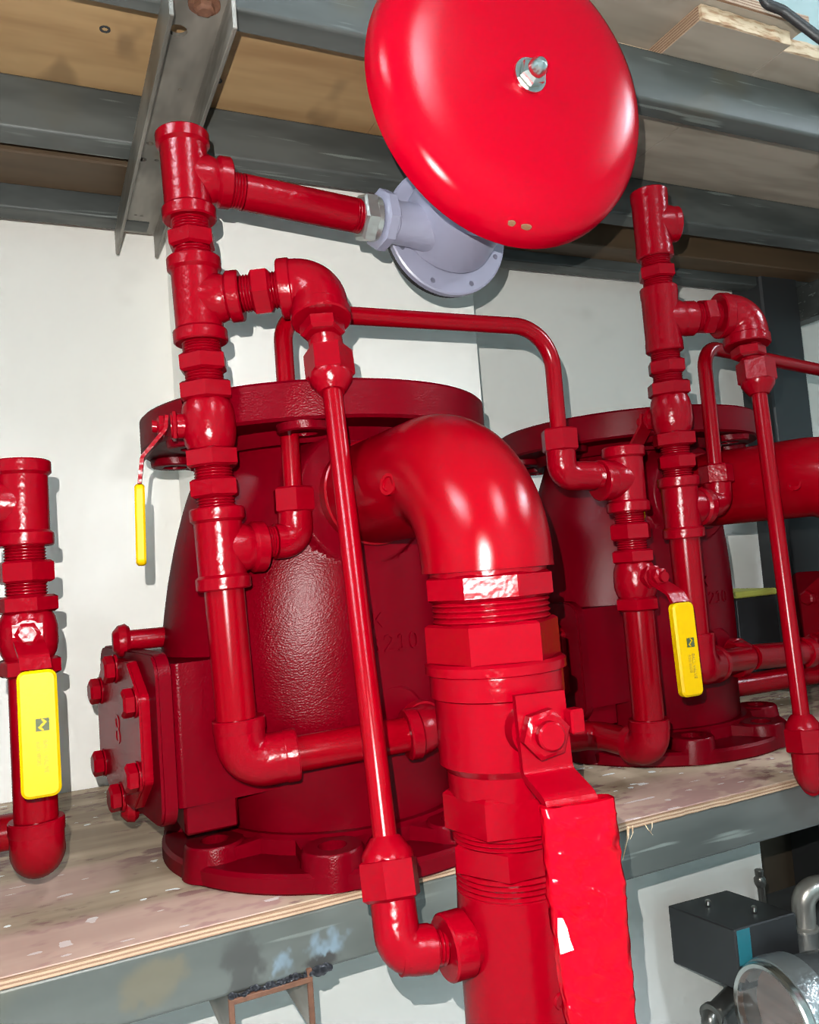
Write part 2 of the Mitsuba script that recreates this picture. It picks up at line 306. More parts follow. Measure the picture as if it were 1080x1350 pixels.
for (x, y, k) in ((-0.152, -0.012, u1), (-0.152, -0.052, u1), (-0.058, 0.027, u1), (-0.185, -0.115, u1), (0.085, -0.045, u1)):
    put(k+'__screw', rev((x, y, ZT+0.0005), (0, 0, -1), [(0, 0.0042), (0.0012, 0.004), (0.0012, 0.0024), (0.0004, 0.0022)], 20), 'dark_steel')
# splinters hanging from the lower edge
def splinter(k, pts, r): put(k+'__splinter', sweep(pts, [r, r*0.9, r*0.3], R=0.004, n=6, seg=3), 'torn_wood', smooth=True)
for q, (x, a, b, r) in enumerate([(0.182, -0.010, -0.026, 0.0011), (0.186, -0.006, -0.012, 0.0005), (0.197, 0.004, -0.013, 0.0004), (0.205, -0.007, -0.010, 0.0004)]):
    splinter('plywood_board_001', [(x, YF-0.0015, -0.004), (x+a*.35, YF-0.004, -0.006+b*.2), (x+a, YF-0.004-.001*q, b)], r)

# cable in front of the upper shelf
put('black_cable', sweep([(0.272, -0.240, 0.66), (0.288, -0.243, 0.597), (0.30, -0.247, 0.592), (0.325, -0.257, 0.568), (0.42, -0.29, 0.50)], 0.0035, R=[0.008, 0.008, 0.02], n=14), 'black_rubber', label='black cable hanging in front of the upper shelf at top right', category='cable')

# ------------------------------------------------------------------ pipe fittings
RP, RT = 'red_paint', 'red_smooth'
def tee(c, ax, br, h, r, bl, band=0.0022, bw=0.008, rb=None):
    c = np.asarray(c, float); ax, br = unit(ax), unit(br); rb = rb or r*0.95
    m = [rev(c-ax*h, ax, [(0, r+band-.001), (.001, r+band), (bw, r+band), (bw+.002, r), (2*h-bw-.002, r), (2*h-bw, r+band), (2*h-.001, r+band), (2*h, r+band-.001)])]
    m.append(rev(c, br, [(0, rb), (r*0.9, rb*1.12), (r*1.25, rb), (bl-bw-.002, rb), (bl-bw, rb+band), (bl-.001, rb+band), (bl, rb+band-.001)]))
    return cat(*m)
def elbow(c, d1, d2, leg, r, band=0.002, bw=0.008, R=None, leg2=None):
    c = np.asarray(c, float); d1, d2 = unit(d1), unit(d2); leg2 = leg2 or leg
    m = [sweep([c+d1*leg, c, c+d2*leg2], r, R=R or r*0.85, n=36, seg=12)]
    for d, L in ((d1, leg), (d2, leg2)): m.append(rev(c+d*L, -d, [(0, r+band-.001), (.001, r+band), (bw, r+band), (bw+.002, r-.001)]))
    return cat(*m)
def nipple(p, q, r, hr, ang=0.3):
    """Threaded nipple with a hexagon in the middle."""
    p, q = np.asarray(p, float), np.asarray(q, float); d = unit(q-p); L = np.linalg.norm(q-p)
    return cat(thread(p, q, r), hexn(p+d*L*.3, p+d*L*.72, hr, ang))
def compression(p, q, r, ang=0.2):
    """Tube nut: hexagon, conical shoulder towards q."""
    p, q = np.asarray(p, float), np.asarray(q, float); L = np.linalg.norm(q-p); d = q-p
    return cat(hexn(p, p+d*0.66, r, ang), rev(p+d*0.62, d, [(0, r*.88), (L*.12, r*.86), (L*.30, r*.62), (L*.38, r*.5)], 28))
def small_valve(parent, z0, z1, A, ax, stem_d, zs, r, lever, key='ball_valve'):
    """Ball valve along the stack A(z); lever: list of points of the strip, its half width direction, grip start index."""
    k = put(parent+'__'+key, cat(hexn(A(z0), A(z0+(z1-z0)*.22), r*1.12, .2), hexn(A(z1-(z1-z0)*.22), A(z1), r*1.12, .2),
            rev(A(z0), ax, [(abs(z1-z0)*t, r*s) for t, s in ((.2, .85), (.28, .98), (.4, 1.06), (.6, 1.06), (.72, .98), (.8, .85))])), RP)
    c = A(zs); d = unit(stem_d)
    put(k+'__stem', cat(cyl(c, c+d*(r+.008), r*.5, 24), hexn(c+d*(r+.003), c+d*(r+.008), r*.62), hexn(c+d*(r+.0105), c+d*(r+.0165), r*.45), cyl(c+d*(r+.016), c+d*(r+.0195), r*.25, 16)), RP)
    P, hw, w0, w1, th, gi = lever
    strip(k+'__lever', P[:gi+1], hw, w0, th, RP); g = strip(k+'__grip', P[gi:], hw, w1, th*2.6, 'yellow_grip', rnd=True, label='yellow plastic grip')
    return k, g
def strip(key, P, hw, w, th, m, rnd=False, label=None):
    P = [np.asarray(p, float) for p in P]; P = list(path(P, 0.006, 5)) if len(P) > 2 else P
    hw = unit(hw); prs = []
    t = np.gradient(np.array(P), axis=0); t /= np.linalg.norm(t, axis=1, keepdims=True)
    n = len(P); segs = []
    if rnd:
        L = np.linalg.norm(P[-1]-P[0]); d = unit(P[-1]-P[0]); nn = np.cross(hw, d)
        poly = rrect(w*2, L, w*.45)
        core = prism(poly, th*.6, (P[0]+P[-1])/2-nn*th*.3, hw, d)
        poly2 = poly.buffer(-th*.22, quad_segs=4); core2 = prism(poly2, th, (P[0]+P[-1])/2-nn*th*.5, hw, d)
        return put(key, hull(np.vstack([core.vertices, core2.vertices])), m, smooth=30, label=label)
    for a in range(n-1):
        q = []
        for i in (a, a+1):
            nn = unit(np.cross(hw, t[i]))
            for s in (-1, 1):
                for u in (-1, 1): q.append(P[i] + hw*w*s + nn*th*.5*u)
        segs.append(hull(q))
    return put(key, cat(*segs), m, smooth=30, label=label)
def grip_print(k, top, bot, hw, nrm, w):
    d = unit(np.asarray(bot)-np.asarray(top)); L = np.linalg.norm(np.asarray(bot)-np.asarray(top)); top = np.asarray(top, float) + unit(nrm)*0.0002
    hw = unit(hw); ey = -d
    o = top + d*L*.43 + hw*w*.2; s = w*.72
    sq = affinity.translate(sbox(-s/2, -s/2, s/2, s/2), 0, 0)
    sq = sq.difference(affinity.rotate(affinity.scale(Point(0, 0).buffer(1), s*.30, s*.10), 40, origin=(0, 0)).buffer(0))
    sq = sq.difference(affinity.translate(affinity.rotate(affinity.scale(Point(0, 0).buffer(1), s*.26, s*.09), -40, origin=(0, 0)), s*.12, s*.3)).difference(affinity.translate(affinity.rotate(affinity.scale(Point(0, 0).buffer(1), s*.26, s*.09), -40, origin=(0, 0)), -s*.12, -s*.3))
    put(k+'__logo', prism(sq, 0.0003, o, hw, ey), 'print_black', smooth=False, label='small dark printed emblem')
    put(k+'__lettering', cat(lettering('BALL VALVE', w*.24, o+d*L*.25+hw*w*.12, d, hw, 0.0003), lettering('600 WOG', w*.22, o+d*L*.22-hw*w*.26, d, hw, 0.0003)), 'print_faint', smooth=False, label='faint printed lettering')

def oct_prof(z): return z
def make_valve(key, O, label, stack=None, rod=None, drain=True, right=True, loop=True, H=0.334, dX=.009, xr=.240, band=.0022):
    thing(key, label, 'valve', None)
    O = V(O[0], O[1], 0); L = lambda *a: V(*a)+O; K = key
    # --- base flange with bolt pads, body casting, top flange
    a8 = [math.radians(22.5+45*i) for i in range(8)]
    f = man(rev(O, (0, 0, 1), [(0.0005, .1385), (.002, .14), (.011, .14), (.0135, .1375)], 96)) + man(rev(O, (0, 0, 1), [(0.002, .104), (.0235, .104), (.026, .100)], 72))
    for a in a8: f = f + man(rev(O+V(.12*math.cos(a), .12*math.sin(a), 0), (0, 0, 1), [(0.002, .0235), (.0225, .021), (.0245, .0195)], 28))
    for a in a8:
        d = V(math.cos(a), math.sin(a), 0); s = V(-d[1], d[0], 0)
        f = f + man(hull([O+d*.09+s*.03, O+d*.09-s*.03, O+d*.09+s*.03+V(0, 0, .0245), O+d*.09-s*.03+V(0, 0, .0245), O+d*.12+s*.021, O+d*.12-s*.021, O+d*.12+s*.0205+V(0, 0, .022), O+d*.12-s*.0205+V(0, 0, .022)]))
    for a in a8: f = f - man(cyl(O+V(.12*math.cos(a), .12*math.sin(a), .008), O+V(.12*math.cos(a), .12*math.sin(a), .05), .0098, 20))
    put(K+'__base_flange', tri(f), 'red_cast', smooth=30)
    t = man(rev(O+V(0, 0, H-.027), (0, 0, 1), [(0, .1375), (.002, .14), (.025, .14), (.027, .138)], 96)) + man(rev(O+V(0, 0, H-.036), (0, 0, 1), [(0, .098), (.012, .108)], 60))
    for a in a8: t = t + man(rev(O+V(.118*math.cos(a), .118*math.sin(a), H-.033), (0, 0, 1), [(0, .0175), (.001, .019), (.01, .02)], 24))
    t = t - man(cyl(O+V(0, 0, H-.05), O+V(0, 0, H+.02), .078, 60))
    for a in a8: t = t - man(cyl(O+V(.118*math.cos(a), .118*math.sin(a), H-.05), O+V(.118*math.cos(a), .118*math.sin(a), H+.02), .0098, 20))
    put(K+'__top_flange', tri(t), 'red_cast', smooth=30)
    ring = lambda r, z, x=0, n=64: [(x+r*math.cos(q), r*math.sin(q), z) for q in np.arange(n)*2*math.pi/n]
    zs = np.array([.015, .04, .06, .10, .15, .18, .205, .235, .265, .285, .298, H-.02])
    rb_ = np.interp(zs, [.015, .06, .10, .17, .225, .265, .29, H-.02], [.094, .094, .098, .0985, .096, .090, .086, .086])
    ext = np.interp(zs, [.015, .045, .07, .15, .205, .279, .300, H-.02], [0, .010, .034, .036, .029, .018, .008, 0])
    zf = np.linspace(.015, H-.02, 64); rf = np.interp(zf, zs, rb_); ef = np.interp(zf, zs, ext)
    ker = np.array([1, 2, 3, 2, 1])/9.; sm = lambda a: np.convolve(np.pad(a, 2, mode='edge'), ker, 'valid'); rf, ef = sm(rf), sm(ef)
    nt = 120; th = np.arange(nt)*2*math.pi/nt; lobe = np.clip(-np.cos(th), 0, 1)**1.6
    vv = np.concatenate([np.stack([(rf[k]+ef[k]*lobe)*np.cos(th), (rf[k]+ef[k]*lobe*.5)*np.sin(th), np.full(nt, zf[k])], 1) for k in range(64)]+[V(0, 0, zf[0])[None], V(0, 0, zf[-1])[None]])
    ii, jj = np.meshgrid(np.arange(63), np.arange(nt), indexing='ij'); qd = np.stack([ii*nt+jj, ii*nt+(jj+1) % nt, (ii+1)*nt+(jj+1) % nt, (ii+1)*nt+jj], -1).reshape(-1, 4); j2 = np.arange(nt)
    bm = trimesh.Trimesh(vv, np.vstack([qd[:, [0, 1, 2]], qd[:, [0, 2, 3]], np.stack([np.full(nt, 64*nt), (j2+1) % nt, j2], 1), np.stack([np.full(nt, 64*nt+1), 63*nt+j2, 63*nt+(j2+1) % nt], 1)]), process=False)
    if bm.volume < 0: bm.invert()
    b = man(bm)
    quad = [(-.06, -.074), (-.139, -.080), (-.160, .074), (-.06, .076)]
    c = Polygon(quad).buffer(-.006).buffer(.006, quad_segs=4)
    boxm = prism(c, .094, (0, 0, .058), V(1, 0, 0), V(0, 1, 0))
    b = b + man(hull(boxm.vertices))
    b = b + man(bx(-.134, -.098, -.071, .02, .037, .060, b=.002))
    b = b + man(rev((0, -.06, .258), (0, -1, 0), [(0, .062), (.028, .053), (.036, .050), (.038, .047)], 60))     # outlet boss
    b = b + man(rev((.012, -.07, .098), (0, -1, 0), [(0, .026), (.026, .023), (.028, .021)], 36))
    m = tri(b); m.apply_translation(O); put(K+'__body', m, 'red_cast', smooth=38)
    # cast marks
    def onbody(th, z, r=.0985): return O+V(r*math.sin(th), -r*math.cos(th), z), V(math.cos(th), math.sin(th), 0)
    mk = []
    for s, h, th, z in (('C-JH6S', .009, -.50, .152), ('K', .011, .03, .168), ('38210', .012, .10, .151)):
        for i, chh in enumerate(s):
            w = .0085*h/.009; q, ex = onbody(th+(i-(len(s)-1)/2)*w/.0985, z, .0978); 
            if chh != ' ': mk.append(lettering(chh, h, q, ex, V(0, 0, 1), .0016))
    put(K+'__cast_mark', cat(*mk), 'red_cast', smooth=False)
    # inspection cover on the left
    A, tt, nn = L(-.1405, -.086, 0), unit(V(-.134, .99, 0)), unit(V(-.99, -.134, 0))
    ex, ey = -tt, V(0, 0, 1)
    mid = A + tt*.081 + V(0, 0, .104)
    pl = rrect(.168, .112, .016)
    cv = put(K+'__inspection_cover', cat(prism(pl, .010, mid+nn*.000, ex, ey, .002) if np.dot(np.cross(ex, ey), nn) > 0 else prism(pl, .010, mid, tt, ey, .002)), 'red_cast', smooth=25)
    e1 = ex if np.dot(np.cross(ex, ey), nn) > 0 else tt
    sg = 1 if e1 is tt else -1
    octo = Polygon([(-.066, -.028), (-.036, -.050), (.036, -.050), (.066, -.028), (.066, .028), (.036, .050), (-.036, .050), (-.066, .028)]).buffer(-.006).buffer(.006)
    put(cv+'__plate', cat(prism(octo, .008, mid+nn*.009, e1, ey, .0015), lettering('8', .02, mid+nn*.0168, e1, ey, .0008)), RP, smooth=25)
    for (s, z) in ((.028, .128), (.081, .147), (.134, .127), (.134, .072), (.081, .056), (.028, .079)):
        p = A + tt*s + V(0, 0, z) + nn*.016
        put(cv+'__bolt', cat(cyl(p, p+nn*.002, .0105, 20), hexn(p+nn*.001, p+nn*.0095, .0098, .5)), RP, smooth=25)
    for (y, z, x0) in ((.0, .166, -.10), (.005, .046, -.12)):
        put(K+'__hinge_plug', cat(cyl(L(x0, y, z), L(-.158, y, z), .0075), rev(L(-.156, y, z), (-1, 0, 0), [(0, .010), (.003, .0125), (.008, .0115), (.012, .007)])), RP)
    # main drain: elbow, ball valve, tee
    if drain:
        X, Y = dX, -.25
        put(K+'__drain_elbow', cat(sweep([L(.002, -.085, .259), L(X, Y, .259), L(X, Y, .199)], .0365, R=.055, n=56, seg=16),
            rev(L(.003, -.108, .259), (0, -1, 0), [(0, .0367), (.001, .0378), (.003, .0378), (.004, .0367)], 48)), RT, smooth=40)
        q = L(.002+(dX-.002)*.77-.0362, -.212, .252); put(K+'__drain_elbow__mark', rev(q, V(-.92, -.35, 0.12), [(0, .0065), (.0022, .0065), (.0022, .0045), (.0008, .0042)], 24), RT)
        Z = lambda z: L(X, Y, z)
        put(K+'__drain_nipple', cat(rev(Z(.199), (0, 0, -1), [(0, .0325), (.004, .0325)]), hexn(Z(.197), Z(.183), .0362, .1, n=8), thread(Z(.183), Z(.171), .0325, .0024, .0014, 44)), RP, smooth=30)
        dv = put(K+'__drain_valve', cat(hexn(Z(.1715), Z(.149), .0372, .33), rev(Z(.151), (0, 0, -1), [(0, .0365), (.0015, .0385), (.006, .0385), (.0065, .036), (.0075, .0365), (.0185, .0365), (.0195, .0345), (.054, .0345), (.058, .031), (.070, .0305)], 64),
                 hexn(Z(.083), Z(.062), .0345, .33)), RP, smooth=30)
        u = unit(V(-.156, -.988, 0)); w = unit(V(.988, -.156, 0)); c = Z(.118)+V(.003, 0, 0)
        put(dv+'__stem', cat(cyl(c+u*.02, c+u*.043, .0135, 36), hexn(c+u*.0475, c+u*.056, .0125, .2), cyl(c+u*.055, c+u*.061, .0070, 24, .001)), RP)
        put(dv+'__stop', bx(-.004, .004, -.004, .004, -.006, .006, b=.001).apply_translation(c+u*.05+w*.017+V(0, 0, .004)), RP, smooth=False)
        lv = lambda t, s, z: c+u*t+w*s+V(0, 0, z)
        strip(dv+'__lever', [lv(.046, 0.001, .019), lv(.046, 0.002, -.020), lv(.066, .004, -.0285), lv(.0665, .0045, -.045)], w, .0132, .004, RP)
        # grip wrapped in tape
        gp = []
        rng = np.random.RandomState(3); nz, nw = 150, 31; vs = []
        for i in range(nz+1):
            f_ = i/nz; z = -.0295-.140*f_; cx = .0065+.0015*f_; hw2 = .0190*(1-.24*max(0, f_-.3)/.7) + .0016*(meshkit.fbm(V(f_*14, 0, 0)[None], 3)[0]-.5)
            tt_ = .066+.004*f_
            for j in range(nw*2):
                s_ = (j/(nw-1)*2-1) if j < nw else (1-(j-nw)/(nw-1)*2)
                o = (.0055 if j < nw else -.0055)*(1-abs(s_)**6*.55)
                vs.append((lv(tt_+o, cx+hw2*s_, z), i))
        vv = np.array([q_[0] for q_ in vs]); nn2 = nw*2
        rg = 1-np.abs(2*meshkit.fbm(vv@np.array([[.8, 0, .5], [0, 1, 0], [-.5, 0, .8]])*V(70, 70, 120), 2)-1)
        vv += ((meshkit.fbm(vv*V(90, 90, 50), 2)-.5)*.0022 + rg**9*.0011)[:, None]*u
        ii, jj = np.meshgrid(np.arange(nz), np.arange(nn2), indexing='ij')
        qd = np.stack([ii*nn2+jj, ii*nn2+(jj+1) % nn2, (ii+1)*nn2+(jj+1) % nn2, (ii+1)*nn2+jj], -1).reshape(-1, 4)
        vv = np.vstack([vv, vv[:nn2].mean(0), vv[-nn2:].mean(0)]); j2 = np.arange(nn2)
        ff = np.vstack([qd[:, [0, 1, 2]], qd[:, [0, 2, 3]], np.stack([np.full(nn2, len(vv)-2), (j2+1) % nn2, j2], 1), np.stack([np.full(nn2, len(vv)-1), nz*nn2+j2, nz*nn2+(j2+1) % nn2], 1)])
        g = trimesh.Trimesh(vv, ff, process=False)
        if g.volume < 0: g.invert()
        gk = put(dv+'__grip', g, 'red_tape', smooth=50, label='lever grip wrapped in wrinkled shiny red tape')
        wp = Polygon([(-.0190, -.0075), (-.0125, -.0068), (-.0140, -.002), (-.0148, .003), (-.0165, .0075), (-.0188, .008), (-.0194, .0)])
        put(dv+'__white_patch', prism(wp, .0008, lv(.0742, .0072, -.084), w, V(0, 0, 1)), 'patch_white', smooth=False, label='small white patch on the taped grip')  # thin irregular white piece at the left edge of the grip
        put(K+'__drain_nipple', cat(thread(Z(.063), Z(.056), .0305, .0022, .0013, 44), hexn(Z(.057), Z(.041), .0325, .05), thread(Z(.042), Z(.031), .0305, .0024, .0013, 44)), RP, smooth=30)
        q = Z(.049)+V(.30, -.95, 0)*.0283; e = unit(V(.95, .30, 0))
        put(K+'__cast_mark', lettering('E3', .009, q, e, V(0, 0, 1), .0012, True), RP, smooth=False)
        put(K+'__drain_tee', cat(rev(Z(.032), (0, 0, -1), [(0, .0295), (.001, .0305), (.013, .0312), (.08, .0315), (.09, .0335), (.10, .0335)], 56), rev(Z(.008), (-1, 0, 0), [(.02, .0135), (.031, .014), (.032, .0165), (.043, .0165), (.044, .0155)], 32)), RP, smooth=30)
        put(K+'__drain_tee__mark', rev(Z(-.018)+V(.12, -.99, 0)*.031, V(.12, -.99, 0), [(0, .0045), (.0016, .004), (.0016, .0028), (.0006, .0025)], 20), RP)
    # left trim stack
    if stack:
        (x0, y0), (x1, y1), dz = stack['base'], stack['top'], stack.get('dz', 0.0)
        def A(z): s = (z-.1)/.4; return L(x0+(x1-x0)*s, y0+(y1-y0)*s, z+dz)
        ax = unit(A(.5)-A(.1)); r = .0158
        b1 = stack.get('b1', V(1, 0, 0))
        put(K+'__tee', tee(A(.4785), ax, b1, .0305, r, stack.get('bl', .030), band), RP, smooth=30)
        if stack.get('bell'):
            p = A(.4745)+V(.026, 0, 0); q = L(stack['bell'][0], stack['bell'][1], stack['bell'][2])
            put(K+'__alarm_pipe', cat(thread(p, p+(q-p)*.14, .0125), cyl(p+(q-p)*.12, p+(q-p)*.88, .0125), thread(p+(q-p)*.86, q, .0125)), RP)
        put(K+'__nipple', nipple(A(.449), A(.421), .0128, .0165), RP, smooth=30)
        pe = L(*rod['elbow']); c2 = A(.394); bd = unit(pe-c2)
        put(K+'__tee', tee(A(.393), ax, bd, .0292, r, .030, band), RP, smooth=30)
        put(K+'__nipple', nipple(c2+bd*.028, pe-bd*.022, .0125, .0165), RP, smooth=30)
        tp, bt = L(*rod['top']), L(*rod['bottom']); rd = unit(bt-tp)
        put(K+'__pipe_elbow', elbow(pe, -bd, rd, .0255, .0190, band=.0012, leg2=.030), RP, smooth=40)
        put(K+'__nipple', cat(cyl(pe+rd*.026, tp+rd*.004, .0115), hexn(pe+rd*.031, pe+rd*.041, .0148, .1)), RP, smooth=30)
        put(K+'__tube_nut', compression(tp, tp+rd*.032, .0166), RP, smooth=30)
        put(K+'__drain_tube', cyl(tp+rd*.02, bt-rd*.015, .0066, 48), RT)
        put(K+'__tube_nut', compression(bt, bt-rd*.031, .0160), RP, smooth=30)
        be = L(*rod['bend']); to = L(X-.0385, -.25, .008) if rod.get('toT', True) else be+V(.03, 0, 0)
        bd2 = unit(to-be)
        put(K+'__tube_elbow', cat(sweep([bt-rd*.004, be, be+bd2*.016], .0118, R=.009, n=30), cyl(be+bd2*.0, be+bd2*.018, .0112)), RP, smooth=40)
        put(K+'__nipple', thread(be+bd2*.014, be+bd2*max(.02, np.linalg.norm(to-be)), .0088), RP)
        put(K+'__nipple', nipple(A(.365), A(.336), .0128, .0168), RP, smooth=30)
        sd = unit(stack.get('stem', V(-1, 0.12, 0))); P0 = A(.308)+sd*.027
        lev = [P0+V(0, 0, .006), P0+sd*.001+V(0, 0, -.003), P0+sd*.0165+V(0, 0, -.021), P0+sd*.019+V(0, 0, -.038), P0+sd*.020+V(0, .004, -.09)]
        small_valve(K, .337, .2795, A, -ax, sd, .308, .0168, (lev, np.cross(sd, V(0, 0, 1)), .0085, .0095, .0024, 3), 'alarm_valve_cock')
        put(K+'__nipple', nipple(A(.281), A(.251), .0128, .0172), RP, smooth=30)
        put(K+'__tee', tee(A(.2255), ax, V(1, .1, 0), .0272, r, .030), RP, smooth=30)
        le = L(*loop['left']); br = A(.228)
        put(K+'__tube_elbow', cat(thread(br+unit(le-br)*.028, le-unit(le-br)*.012, .0108), sweep([le-unit(le-br)*.016, le, le+V(0, 0, .022)], .0122, R=.010, n=30)), RP, smooth=40)
        put(K+'__tube_nut', hexn(le+V(0, 0, .019), le+V(0, 0, .037), .0152, .35), RP, smooth=30)
        zt = loop['z']; re = L(*loop['right'])
        put(K+'__loop_tube', sweep([le+V(0, 0, .03), V(le[0], le[1], zt), V(re[0], re[1], zt), re+V(0, 0, .03)], .0066, R=[.022, .034], n=28, seg=14), RT, smooth=40)
        put(K+'__trim_pipe', cat(cyl(A(.199), A(.114), .0131), thread(A(.199), A(.19), .0131)), RT)
        le2 = L(*stack['low']); fe = L(.030, -.122, .0905)
        put(K+'__pipe_elbow', elbow(le2, A(.2)-A(.1), fe-le2, .030, .0166, band=.0006, R=.016, leg2=.036), RP, smooth=40)
        put(K+'__trim_pipe', cyl(le2+unit(fe-le2)*.03, fe-unit(fe-le2)*.014, .0118), RT)
    if stack or right:
        fe = L(.030, -.122, .0905); d = V(-1, .12, -.05)
        put(K+'__body_tee', cat(elbow(fe, d, V(-.15, 1, .06), .021, .0162, band=.0012), rev(fe+V(-.012, .028, .004), V(-.15, 1, .06), [(0, .019), (.006, .0215), (.02, .0215)])), RP, smooth=40)
        put(K+'__trim_pipe', cat(cyl(fe, fe+V(.085, .012, -.006), .0125), rev(fe+V(.083, .012, -.006), (1, .14, -.06), [(0, .0150), (.001, .016), (.012, .016), (.013, .015)])), RT)
    # right trim stack
    if right:
        yr = -.095; r = .0158
        B = lambda z: L(xr+(.1-z)*.02*0, yr, z)
        put(K+'__tee', tee(B(.264), (0, 0, 1), (-1, 0, 0), .0278, r, .028), RP, smooth=30)
        if loop:
            re = L(*loop['right'])
            put(K+'__tube_nut', hexn(re+V(0, 0, .020), re+V(0, 0, .039), .0152, .1), RP, smooth=30)
            put(K+'__tube_elbow', cat(sweep([re+V(0, 0, .022), re, V(B(.264)[0]-.036, re[1], re[2])], .0120, R=.010, n=30), thread(V(B(.264)[0]-.038, re[1], re[2]), V(B(.264)[0]-.024, yr+O[1], re[2]), .0106)), RP, smooth=40)
        put(K+'__nipple', nipple(B(.237), B(.203), .0128, .0178), RP, smooth=30)
        sd = V(0, -1, 0); P0 = B(.181)+sd*.027
        lev = [P0+V(0, 0, .006), P0+V(0, 0, -.004), P0+V(.003, -.015, -.013), P0+V(.004, -.019, -.021), P0+V(.004, -.021, -.094)]
        k, g = small_valve(K, .2045, .1535, B, (0, 0, -1), sd, .181, .0168, (lev, V(1, 0, 0), .0085, .0108, .0028, 3), 'test_valve')
        grip_print(k, lev[3]+V(0, -.0036, 0), lev[4]+V(0, -.0036, 0), V(1, 0, 0), V(0, -1, 0), .0100)
        put(K+'__trim_pipe', cyl(B(.155), B(.056), .0131), RT)
        ce = B(.040)
        put(K+'__pipe_elbow', elbow(ce, (0, 0, 1), (0, 1, 0), .024, .0162, band=.0006, R=.015), RP, smooth=40)
        put(K+'__trim_pipe', sweep([ce+V(0, .02, 0), ce+V(0, .075, 0), L(.08, -.01, .040)], .0124, R=.018, n=28), RT, smooth=40)

make_valve('alarm_valve', (0, 0), 'big crimson alarm valve in the middle whose pipework carries the red bell',
           stack=dict(base=(-.1015, -.1), top=(-.1145, -.1), bell=(.020, -.098, .4665), low=(-.0995, -.1, .0845)),
           rod=dict(elbow=(-.0365, -.132, .3985), top=(-.0335, -.135, .352), bottom=(-.0565, -.238, .033), bend=(-.058, -.246, .0105)),
           loop=dict(left=(-.052, -.096, .2285), z=.391, right=(.174, -.098, .268)))
make_valve('alarm_valve_001', (.39, .082), 'darker crimson alarm valve to the right of the bell, open pipe tee on top',
           stack=dict(base=(-.085, -.170), top=(-.096, -.180), dz=.013, low=(-.083, -.168, .098), b1=V(.93, -.35, 0), bl=.0235, stem=V(-.15, .99, 0)),
           rod=dict(elbow=(-.018, -.200, .408), top=(-.010, -.200, .366), bottom=(-.034, -.230, .026), bend=(-.0355, -.2315, .003), toT=False),
           loop=dict(left=(-.035, -.165, .240), z=.388, right=(.235, -.098, .268)), H=.340, dX=.058, xr=.301, band=.0005)
make_valve('alarm_valve_002', (-.463, .035), 'alarm valve at the left edge, seen as a red pipe with broad yellow grip', stack=None, rod=None, drain=True, loop=None)
make_valve('alarm_valve_003', (.86, .06), 'dark red alarm valve farthest right, mostly hidden behind the others', stack=None, rod=None, drain=False, right=False, loop=None)

# ------------------------------------------------------------------ the bell
Bk = thing('alarm_bell', 'round bright red alarm bell with a chrome nut on a grey-lilac housing', 'bell')
G = V(.083, -.200, .511); RG = .1025
prof = [(0, RG-.0005), (.0015, RG+.0006), (.006, RG), (.012, RG-.0015), (.018, RG-.006), (.022, RG-.013), (.0245, RG-.024), (.026, RG-.04), (.027, RG-.07), (.0273, .008)]
inner = [(.0245, .006), (.0245, RG-.045), (.022, RG-.022), (.016, RG-.009), (.008, RG-.004), (0, RG-.003)]
def open_rev(p, d, pr_, n=96):
    a, b, d = frame(d); th = np.arange(n)*2*math.pi/n; rg = np.cos(th)[:, None]*a+np.sin(th)[:, None]*b
    v = np.vstack([np.asarray(p)+d*t+rg*r for t, r in pr_]); k = len(pr_)
    i, j = np.meshgrid(np.arange(k), np.arange(n), indexing='ij')
    q = np.stack([i*n+j, i*n+(j+1) % n, ((i+1) % k)*n+(j+1) % n, ((i+1) % k)*n+j], -1).reshape(-1, 4)
    m = trimesh.Trimesh(v, np.vstack([q[:, [0, 1, 2]], q[:, [0, 2, 3]]]), process=False)
    if m.volume < 0: m.invert()
    return m
gk = put(Bk+'__gong', open_rev(G, (0, -1, 0), prof+inner), 'bell_red', smooth=35)
for (a, sx) in ((-100, .0030), (-93.5, .0042)):
    a = math.radians(a); rr = RG-.0062; e = V(math.cos(a), 0, math.sin(a)); nn_ = unit(e*.75+V(0, -.66, 0)); tg = np.cross(nn_, V(math.sin(a), 0, -math.cos(a)))
    c_ = trimesh.creation.icosphere(2); v_ = c_.vertices*(1+.25*(meshkit.fbm(c_.vertices*2+a, 2)-.5)[:, None])
    c_.vertices = G+e*rr+V(0, -.0178, 0) + v_[:, :1]*sx*V(-math.sin(a), 0, math.cos(a)) + v_[:, 1:2]*.0021*tg + v_[:, 2:]*.0005*nn_
    put(gk+'__paint_chip', c_, 'chip', smooth=True, label='small brown paint chip')
put(Bk+'__hub_nut', cat(cyl(G+V(0, -.0265, 0), G+V(0, -.0295, 0), .0115), hexn(G+V(0, -.029, 0), G+V(0, -.036, 0), .0092, .3), rev(G+V(0, -.036, 0), (0, -1, 0), [(0, .0062), (.003, .006), (.0065, .004), (.008, .001)])), 'chrome', smooth=30)
D = V(.098, -.078, .4735)
dsk = man(rev(D, (0, 1, 0), [(0, .0515), (.001, .0530), (.006, .0530), (.007, .052)], 72))
for i in range(8):
    a = math.radians(22.5+45*i); p = D+V(.046*math.cos(a), -.02, .046*math.sin(a)); dsk -= man(cyl(p, p+V(0, .05, 0), .0022, 14))
put(Bk+'__base_disc', tri(dsk), 'lilac_paint', smooth=30)
put(Bk+'__gasket', rev(D+V(0, .0068, 0), (0, 1, 0), [(0, .0515), (.006, .0515)], 60), 'black_rubber')
